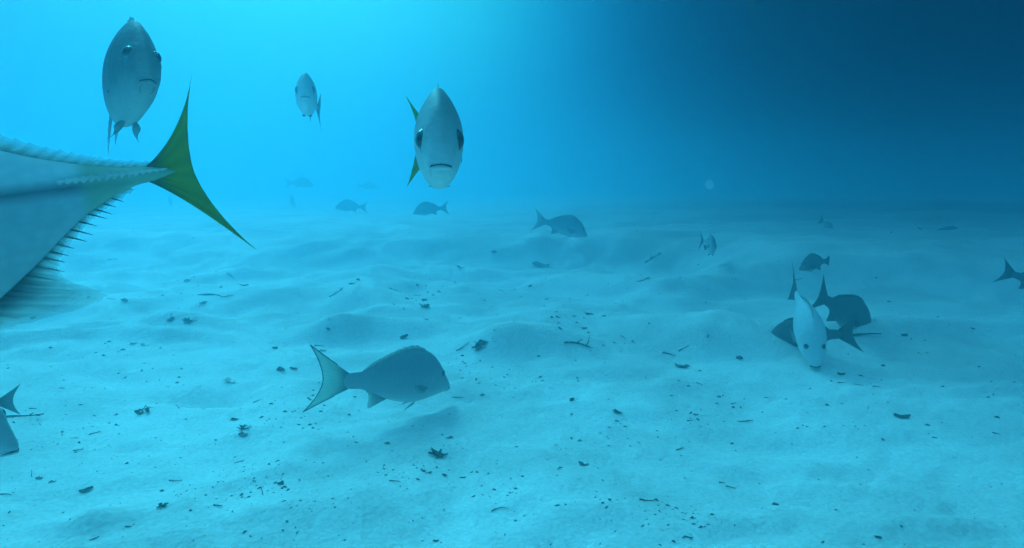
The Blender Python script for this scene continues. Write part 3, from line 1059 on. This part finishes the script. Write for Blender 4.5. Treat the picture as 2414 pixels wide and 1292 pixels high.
DEBRIS = [
    # kind, px, py, width px, turn, label, [tilt up]
    ('clump', 1025, 1075, 52, -20, "largest dark weed clump on the sand below the side-view fish"),
    ('clump', 1132, 818, 44, -30, "striped dark scrap curled up like a ribbon right of the side-view fish's back"),
    ('curved_twig', 1092, 820, 36, 12, "thin twig touching the left end of the ribbon-like scrap"),
    ('branch', 1360, 810, 62, 4, "bone-shaped dark stick with knobbed ends right of the ribbon-like scrap"),
    ('leaf', 204, 1157, 29, 40, "dark leaf-shaped scrap alone in the lower left sand"),
    ('twig', 76, 1122, 26, 84, "short upright stick near the lower left edge", 50),
    ('chip', 93, 1128, 14, 0, "square grey chip just right of the short upright stick"),
    ('chip', 122, 1137, 16, 20, "second square chip, between the upright stick and the dark leaf"),
    ('curved_twig', 12, 1166, 26, 30, "bent twig at the left edge below the fish head"),
    ('clump', 342, 971, 40, 0, "flat dark leafy bundle left of the sand hollow"),
    ('branch', 55, 985, 82, 4, "long forked stem beside the fish head at the lower left edge"),
    ('twig', 224, 1022, 24, 38, "dark slanted stick left of the oval dip in the sand"),
    ('twig', 184, 1062, 20, 30, "thin pale-edged splinter under the dark slanted stick"),
    ('curved_twig', 176, 1034, 18, 10, "small hooked twig just left of the dark slanted stick"),
    ('clump', 575, 1012, 32, 30, "frayed dark tuft below the sand hollow"),
    ('chip', 574, 1026, 24, -20, "pale-brown chip directly under the frayed tuft"),
    ('curved_twig', 564, 1090, 24, 20, "arched twig in the sand left of the largest weed clump"),
    ('twig', 413, 1135, 30, -4, "level stick in the lower left sand, right of the dark leaf"),
    ('twig', 620, 1165, 32, 100, "upright thin stick leaning left near the bottom", 40),
    ('clump', 380, 1195, 28, 20, "small dark weed bundle near the bottom left"),
    ('twig', 303, 1243, 14, 4, "tiny level twig close to the bottom edge at left"),
    ('twig', 223, 1271, 20, 46, "slanting splinter at the bottom edge, far left"),
    ('twig', 513, 1193, 20, 4, "pale-rimmed short stick below the level stick"),
    ('stone', 382, 1158, 10, 0, "small round stone under the level stick"),
    ('stone', 661, 1141, 14, 0, "dark nub in the rough patch right of the leaning upright stick"),
    ('stone', 449, 1204, 8, 0, "tiny stone right of the small weed bundle at bottom left"),
    ('pale', 541, 900, 30, 0, "pale cup-shaped shell half buried above the sand hollow"),
    ('twig', 607, 946, 20, 36, "thin stick at the right end of the sand hollow"),
    ('stone', 662, 872, 18, 0, "dark round cluster of grit left of the side-view fish's tail"),
    ('leaf', 692, 870, 18, 10, "dark bit touching the gritty cluster by the fish tail"),
    ('leaf', 553, 990, 20, 24, "narrow sliver just above the frayed tuft"),
    ('twig', 147, 916, 14, 0, "small level twig above the forked stem at the left"),
    ('twig', 78, 964, 18, 8, "little twig over the forked stem at the left edge"),
    ('leaf', 953, 795, 20, 26, "curled leaf above the back of the side-view fish"),
    ('stone', 774, 777, 10, 0, "round speck above the tail tip of the side-view fish"),
    ('stone', 648, 822, 13, 0, "dark pebble left of the side-view fish's tail tip"),
    ('chip', 758, 828, 20, 0, "oval dark chip touching the side-view fish's tail tip"),
    ('twig', 753, 816, 24, 4, "thin dark twig above the oval chip at the fish tail"),
    ('leaf', 1005, 754, 15, -40, "slanted leaf bit above the curled leaf"),
    ('clump', 1003, 725, 26, 6, "dark ragged bit at the foot of the small dune in the middle"),
    ('stone', 1000, 708, 12, 10, "small stone directly behind the ragged bit in the middle"),
    ('twig', 928, 684, 28, -24, "pair-like thin stick on the bright dune top in the middle"),
    ('twig', 985, 697, 22, -10, "thin flat stick right of the bright dune top"),
    ('stone', 960, 705, 9, 0, "tiny stone between the bright dune top and the ragged bit"),
    ('twig', 886, 675, 12, 80, "little hair-thin twig standing on the bright dune top", 50),
    ('stone', 984, 673, 9, 0, "oval stone on the slope right of the bright dune top"),
    ('leaf', 831, 670, 20, 30, "dark leaf bit left of the bright dune top"),
    ('stone', 844, 660, 9, 10, "small stone behind the leaf bit left of the bright dune top"),
    ('leaf', 575, 674, 22, 30, "dark curled leaf on the left dune below the yellow-green tail tip"),
    ('twig', 545, 651, 28, -24, "fine straight twig behind the curled leaf on the left dune"),
    ('chip', 442, 663, 19, -4, "dark chip on the left sand below the fish's tail fin lobe"),
    ('curved_twig', 500, 697, 66, 2, "long thin twig lying along the left dune"),
    ('leaf', 480, 715, 19, 6, "flat leaf bit in front of the long thin twig"),
    ('branch', 535, 700, 30, 16, "small forked twig at the right end of the long thin twig"),
    ('clump', 447, 758, 30, 10, "dark weedy bit in front of the left hump"),
    ('stone', 403, 755, 16, 0, "dark stone left of the weedy bit before the left hump"),
    ('twig', 261, 706, 20, 0, "straight dark stick beside the big fish's lower fin rays"),
    ('stone', 293, 709, 14, 0, "oval stone right of the straight dark stick"),
    ('leaf', 259, 808, 15, -20, "dark leaf bit on the left slope, alone"),
    ('pale', 315, 810, 20, 4, "white-rimmed shell on the left slope"),
    ('pale', 342, 814, 20, 6, "second white-rimmed shell beside the first on the left slope"),
    ('stone', 78, 751, 12, 0, "dark stone just under the big fish's fading lower fin"),
    ('twig', 268, 612, 28, 0, "faint stick on the shaded far slope at the left"),
    ('branch', 795, 692, 40, 10, "low tangled twig on the dune edge left of centre"),
    ('leaf', 1085, 632, 20, 8, "dark sliver on the pale ridge line in the middle distance"),
    ('chip', 1275, 627, 40, 4, "low flat dark slab lying on the middle ridge", 0, .7),
    ('leaf', 1165, 595, 16, 4, "small dark bit on the shaded far slope in the middle"),
    ('branch', 1540, 610, 46, 10, "dark log-like piece on the crest of the right dune"),
    ('branch', 1518, 662, 36, 4, "spiky dark twig below the log-like piece"),
    ('leaf', 1315, 748, 12, 0, "small square dark bit right of the central hump"),
    ('leaf', 1386, 741, 26, 6, "flat triangular leaf right of the square dark bit"),
    ('leaf', 1425, 746, 14, 24, "narrow dark bit next to the flat triangular leaf"),
    ('leaf', 1378, 775, 16, -8, "dark bit between the triangular leaf and the bone-shaped stick"),
    ('leaf', 1320, 775, 12, -20, "faint dark bit in front of the square one"),
    ('twig', 1183, 686, 16, -40, "short dark slanted twig behind the central hump"),
    ('leaf', 1290, 706, 14, 30, "dark bit at the lip of the dish-shaped dip behind the central hump"),
    ('stone', 1250, 675, 9, 0, "stone right of the short slanted twig behind the central hump"),
    ('curved_twig', 1471, 796, 22, -60, "hooked twig on the face of the right hump"),
    ('curved_twig', 1578, 835, 34, -36, "bent stem below the right hump"),
    ('chip', 1608, 865, 30, -6, "grey curved shell piece below the bent stem"),
    ('twig', 1612, 822, 30, 14, "thin twig right of the bent stem below the right hump"),
    ('branch', 1670, 795, 18, 60, "small standing sprig behind the thin twig at the right", 50),
    ('stone', 1743, 845, 15, 0, "dark pebble left of the pale feeding fish"),
    ('twig', 2035, 790, 72, -3, "long straight stick on the sand beside the feeding trio"),
    ('stone', 2082, 863, 10, 0, "round stone right of the pale feeding fish"),
    ('twig', 2013, 776, 14, -4, "short twig between the dark fish and the long straight stick"),
    ('leaf', 2126, 984, 38, -8, "crescent-shaped dark leaf on the open sand at the right"),
    ('twig', 2023, 908, 24, -2, "level dark twig above the crescent-shaped leaf"),
    ('twig', 2066, 912, 18, -2, "short dark twig right of the level twig"),
    ('leaf', 1983, 883, 20, 4, "flat dark bit just below the pale fish, to its right"),
    ('twig', 1984, 903, 20, 4, "bone-like twig under the flat dark bit"),
    ('leaf', 1455, 973, 24, -6, "dark fish-shaped leaf right of centre"),
    ('clump', 1352, 944, 22, 0, "striped triangular scrap right of the side-view fish's nose"),
    ('twig', 1080, 938, 26, -2, "thin stick right at the side-view fish's snout"),
    ('chip', 1376, 1096, 22, -4, "dark chip in the lower middle sand"),
    ('branch', 1318, 1105, 14, 60, "tiny forked bit left of the dark chip in the lower middle"),
    ('twig', 1757, 995, 40, -3, "wavy dark twig on the right-centre sand"),
    ('chip', 1641, 978, 15, 0, "dark oval chip left of the wavy twig"),
    ('twig', 1627, 992, 15, 4, "small level twig just below the dark oval chip"),
    ('curved_twig', 1650, 905, 18, -40, "small comma-shaped twig above the dark oval chip"),
    ('twig', 1730, 952, 16, 12, "pale-brown twig above the wavy dark twig"),
    ('stone', 1728, 961, 9, 0, "pebble under the pale-brown twig"),
    ('branch', 1603, 1060, 22, 20, "white-edged forked twig right of the dark chip"),
    ('curved_twig', 1175, 1198, 36, 26, "curved twig near the bottom middle"),
    ('curved_twig', 1530, 1183, 46, -6, "dark bent stick at the edge of the rough shaded patch"),
    ('stone', 1828, 1190, 14, 0, "dark pebble near the bottom right of centre"),
    ('twig', 1722, 1150, 22, -14, "thin twig above the dark pebble near the bottom"),
    ('twig', 1702, 1139, 14, -4, "shorter twig right above the thin one near the bottom"),
    ('stone', 1437, 1179, 9, 0, "pebble left of the dark bent stick"),
    ('stone', 1421, 1186, 7, 0, "smaller pebble beside the one left of the bent stick"),
    ('leaf', 1028, 1276, 16, 4, "dark bit at the very bottom, left of the curved twig"),
    ('leaf', 1048, 1121, 16, 20, "dark bit at lower right of the largest weed clump"),
    ('leaf', 998, 1111, 14, -20, "dark bit at lower left of the largest weed clump"),
    ('leaf', 1091, 1127, 15, -4, "small triangular bit right of the largest weed clump"),
    ('curved_twig', 930, 1135, 26, 14, "fine twig left below the largest weed clump"),
    ('chip', 1061, 1033, 17, 4, "grey chip between the side-view fish and the largest weed clump"),
    ('chip', 913, 1046, 16, -20, "light-edged chip under the belly of the side-view fish"),
    ('twig', 840, 1044, 13, -50, "tiny slanted twig under the side-view fish's tail"),
    ('twig', 2348, 1023, 16, -20, "thin twig on the right-hand sand below the round bit"),
    ('stone', 2351, 985, 11, 0, "round dark bit near the right edge"),
    ('twig', 2204, 1033, 12, -20, "tiny slanted twig on the bare right-hand sand"),
    ('leaf', 2070, 1268, 18, -8, "thin dark leaf at the bottom right"),
    ('leaf', 1940, 1279, 12, 40, "small dark bit at the bottom edge, right"),
    ('twig', 1624, 1268, 20, -20, "thin twig at the bottom edge below the rough patch"),
    ('twig', 1634, 1223, 14, -2, "short level twig in the rough shaded patch"),
    ('stone', 1650, 875, 7, 0, "tiny stone right of the grey curved shell piece"),
    ('twig', 1884, 659, 18, -2, "short dark stick behind the feeding trio's tails"),
    ('chip', 2098, 712, 12, 0, "dark speck on the sand right behind the dark fish"),
    ('leaf', 2132, 791, 16, -2, "dark flat bit right of the long straight stick"),
    ('leaf', 2292, 775, 12, -2, "faint dark bit on the far right sand"),
]
for d in DEBRIS:
    debris(*d[:6], **({'up': d[6]} if len(d) > 6 else {}), **({'k': d[7]} if len(d) > 7 else {}))


# ---- countless specks of broken shell and grit, one object
def specks():
    rg = random.Random(77)
    V, Fc = [], []
    # patches where the grit gathers (pixels: x, y, spread x, spread y, how many)
    pat = [(1180, 1180, 90, 45, 70), (990, 1130, 60, 30, 50), (680, 1000, 60, 40, 50), (560, 1120, 60, 30, 30), (1550, 1220, 80, 30, 60),
           (1620, 1240, 50, 30, 50), (480, 1170, 60, 25, 40), (640, 1150, 80, 25, 60), (700, 1230, 60, 25, 50), (1130, 880, 50, 30, 50),
           (1000, 700, 60, 14, 50), (450, 720, 60, 30, 50), (620, 530, 120, 18, 50), (850, 520, 60, 12, 24), (1650, 960, 60, 40, 50),
           (1420, 1020, 60, 30, 40), (760, 960, 50, 30, 40), (320, 860, 80, 30, 40), (1350, 780, 80, 40, 50), (180, 1000, 60, 40, 40),
           (1850, 1000, 150, 60, 50), (2150, 950, 180, 120, 60), (1500, 680, 200, 40, 60), (380, 600, 200, 30, 40), (1200, 620, 260, 30, 36)]
    jobs = []
    for x, y, sx, sy, n in pat:
        for _ in range(n):
            jobs.append((rg.gauss(x, sx), rg.gauss(y, sy), 1.15))
    for _ in range(1700):
        jobs.append((rg.uniform(-150, 2560), 500 + 860 * rg.random() ** .8, .8))
    for px, py, sc in jobs:
        if py < 497:
            continue
        r = ray(px, py)
        if r.z > -.03:
            continue
        t = CAM_H / -r.z
        x, y = r.x * t, r.y * t
        if y > 22 or rg.random() < .45 * (px > 1750):
            continue
        z = hz(x, y)
        px_len = rg.choice((2.5, 3, 3, 4, 4, 5, 6, 8, 10, 13)) * sc
        a = px_len * t / F_PX * .5
        if a > .02:
            continue
        b = a * rg.uniform(.2, .7)
        c = a * rg.uniform(.15, .45)
        w = rg.uniform(0, 3.14)
        ca, sa = math.cos(w), math.sin(w)
        k = len(V)
        tilt = rg.uniform(-.3, .3)
        for ux, uy, uz in ((1, 0, tilt), (.3, 1, 0), (-1, .1, -tilt), (-.2, -1, 0), (.1, 0, 1.4), (0, 0, -1)):
            xx, yy = ux * a, uy * b
            V.append((x + xx * ca - yy * sa, y + xx * sa + yy * ca, z + uz * c + c * .1))
        for f in ((0, 1, 4), (1, 2, 4), (2, 3, 4), (3, 0, 4), (1, 0, 5), (2, 1, 5), (3, 2, 5), (0, 3, 5)):
            Fc.append(tuple(k + i for i in f))
    o = mesh_obj('shell_grit', V, Fc, M['speck'], None, smooth=False)
    o['kind'] = 'stuff'
    o['label'] = "tiny dark specks of broken shell and plant bits scattered over the pale sand"
    o['category'] = 'shell grit'


specks()


def particle():
    rg = random.Random(3)
    v, f = lump_mesh(rg, .0068, .0065, .0068, .03)
    o = mesh_obj('drifting_particle', v, f, M['mote'], None)
    o.location = at(1672, 435, 1.0)
    o['label'] = "small pale round speck drifting in the dark water right of centre"
    o['category'] = 'particle'


particle()

# ---------------------------------------------------------------- unseen blocker added overhead to shade the right side
def build_shade_blocker():
    V, Fc = [], []
    n, m = 26, 14
    L_, B_, D_ = 30.0, 17.0, 2.2
    for i in range(n + 1):
        t = i / n
        w = B_ / 2 * (1 - max(0, (t - .55) / .45) ** 2.2) * (.86 + .14 * min(1, t / .15))
        dp = D_ * (1 - .75 * max(0, (t - .6) / .4) ** 2)
        for j in range(m + 1):
            a = math.pi * j / m
            cx, sn = math.cos(a), math.sin(a)
            V.append((w * (abs(cx) ** .6) * (1 if cx > 0 else -1), (t - .5) * L_, -dp * sn ** .8))
        V.append((0, (t - .5) * L_, .35))
    k = m + 2
    for i in range(n):
        for j in range(m):
            Fc.append((i * k + j, i * k + j + 1, (i + 1) * k + j + 1, (i + 1) * k + j))
        Fc.append((i * k + m, i * k + m + 1, (i + 1) * k + m + 1, (i + 1) * k + m))
        Fc.append((i * k + m + 1, i * k, (i + 1) * k, (i + 1) * k + m + 1))
    Fc.append(tuple(range(k)))
    root = thing('shade_blocker', "unseen dark blocker added overhead to shade the right side of the sand", 'shade_blocker')
    mesh_obj('blocker_shell', V, Fc, M['blocker_shell'], root)
    kl = [(x, y, z) for y, z in ((-15, -2.1), (8, -2.1), (14, -1.2)) for x in (-.12, .12)]
    kl += [(x, y, z - .35) for x, y, z in kl]
    mesh_obj('blocker_keel', kl, [(0, 2, 3, 1), (2, 4, 5, 3), (6, 7, 9, 8), (8, 9, 11, 10), (0, 6, 8, 2), (2, 8, 10, 4),
                          (1, 3, 9, 7), (3, 5, 11, 9), (0, 1, 7, 6), (4, 10, 11, 5)], M['blocker_shell'], root, smooth=False)
    root.location = BLOCKER_LOC
    root.rotation_euler = (0, 0, R(BLOCKER_TURN))


BLOCKER_LOC, BLOCKER_TURN = (7.0, 21.0, 11.0), -20
build_shade_blocker()

# ---------------------------------------------------------------- the water's haze
bm = bmesh.new()
bmesh.ops.create_cube(bm, size=1)
hx, hy0, hy1, hz0, hz1 = 70, -70, 75, -1.6, 3.2
for v in bm.verts:
    v.co.x = hx if v.co.x > 0 else -hx
    v.co.y = hy1 if v.co.y > 0 else hy0
    v.co.z = hz1 if v.co.z > 0 else hz0
me = bpy.data.meshes.new('haze')
bm.to_mesh(me)
bm.free()
haze = bpy.data.objects.new('haze', me)
col.objects.link(haze)
haze['kind'] = 'stuff'
m, t = new_mat('water_haze')
pv = N(t, 'ShaderNodeVolumePrincipled')
pv.inputs['Color'].default_value = (.29, .78, .95, 1)
pv.inputs['Density'].default_value = .125
pv.inputs['Anisotropy'].default_value = .90
o = N(t, 'ShaderNodeOutputMaterial')
t.links.new(pv.outputs[0], o.inputs['Volume'])
me.materials.append(m)
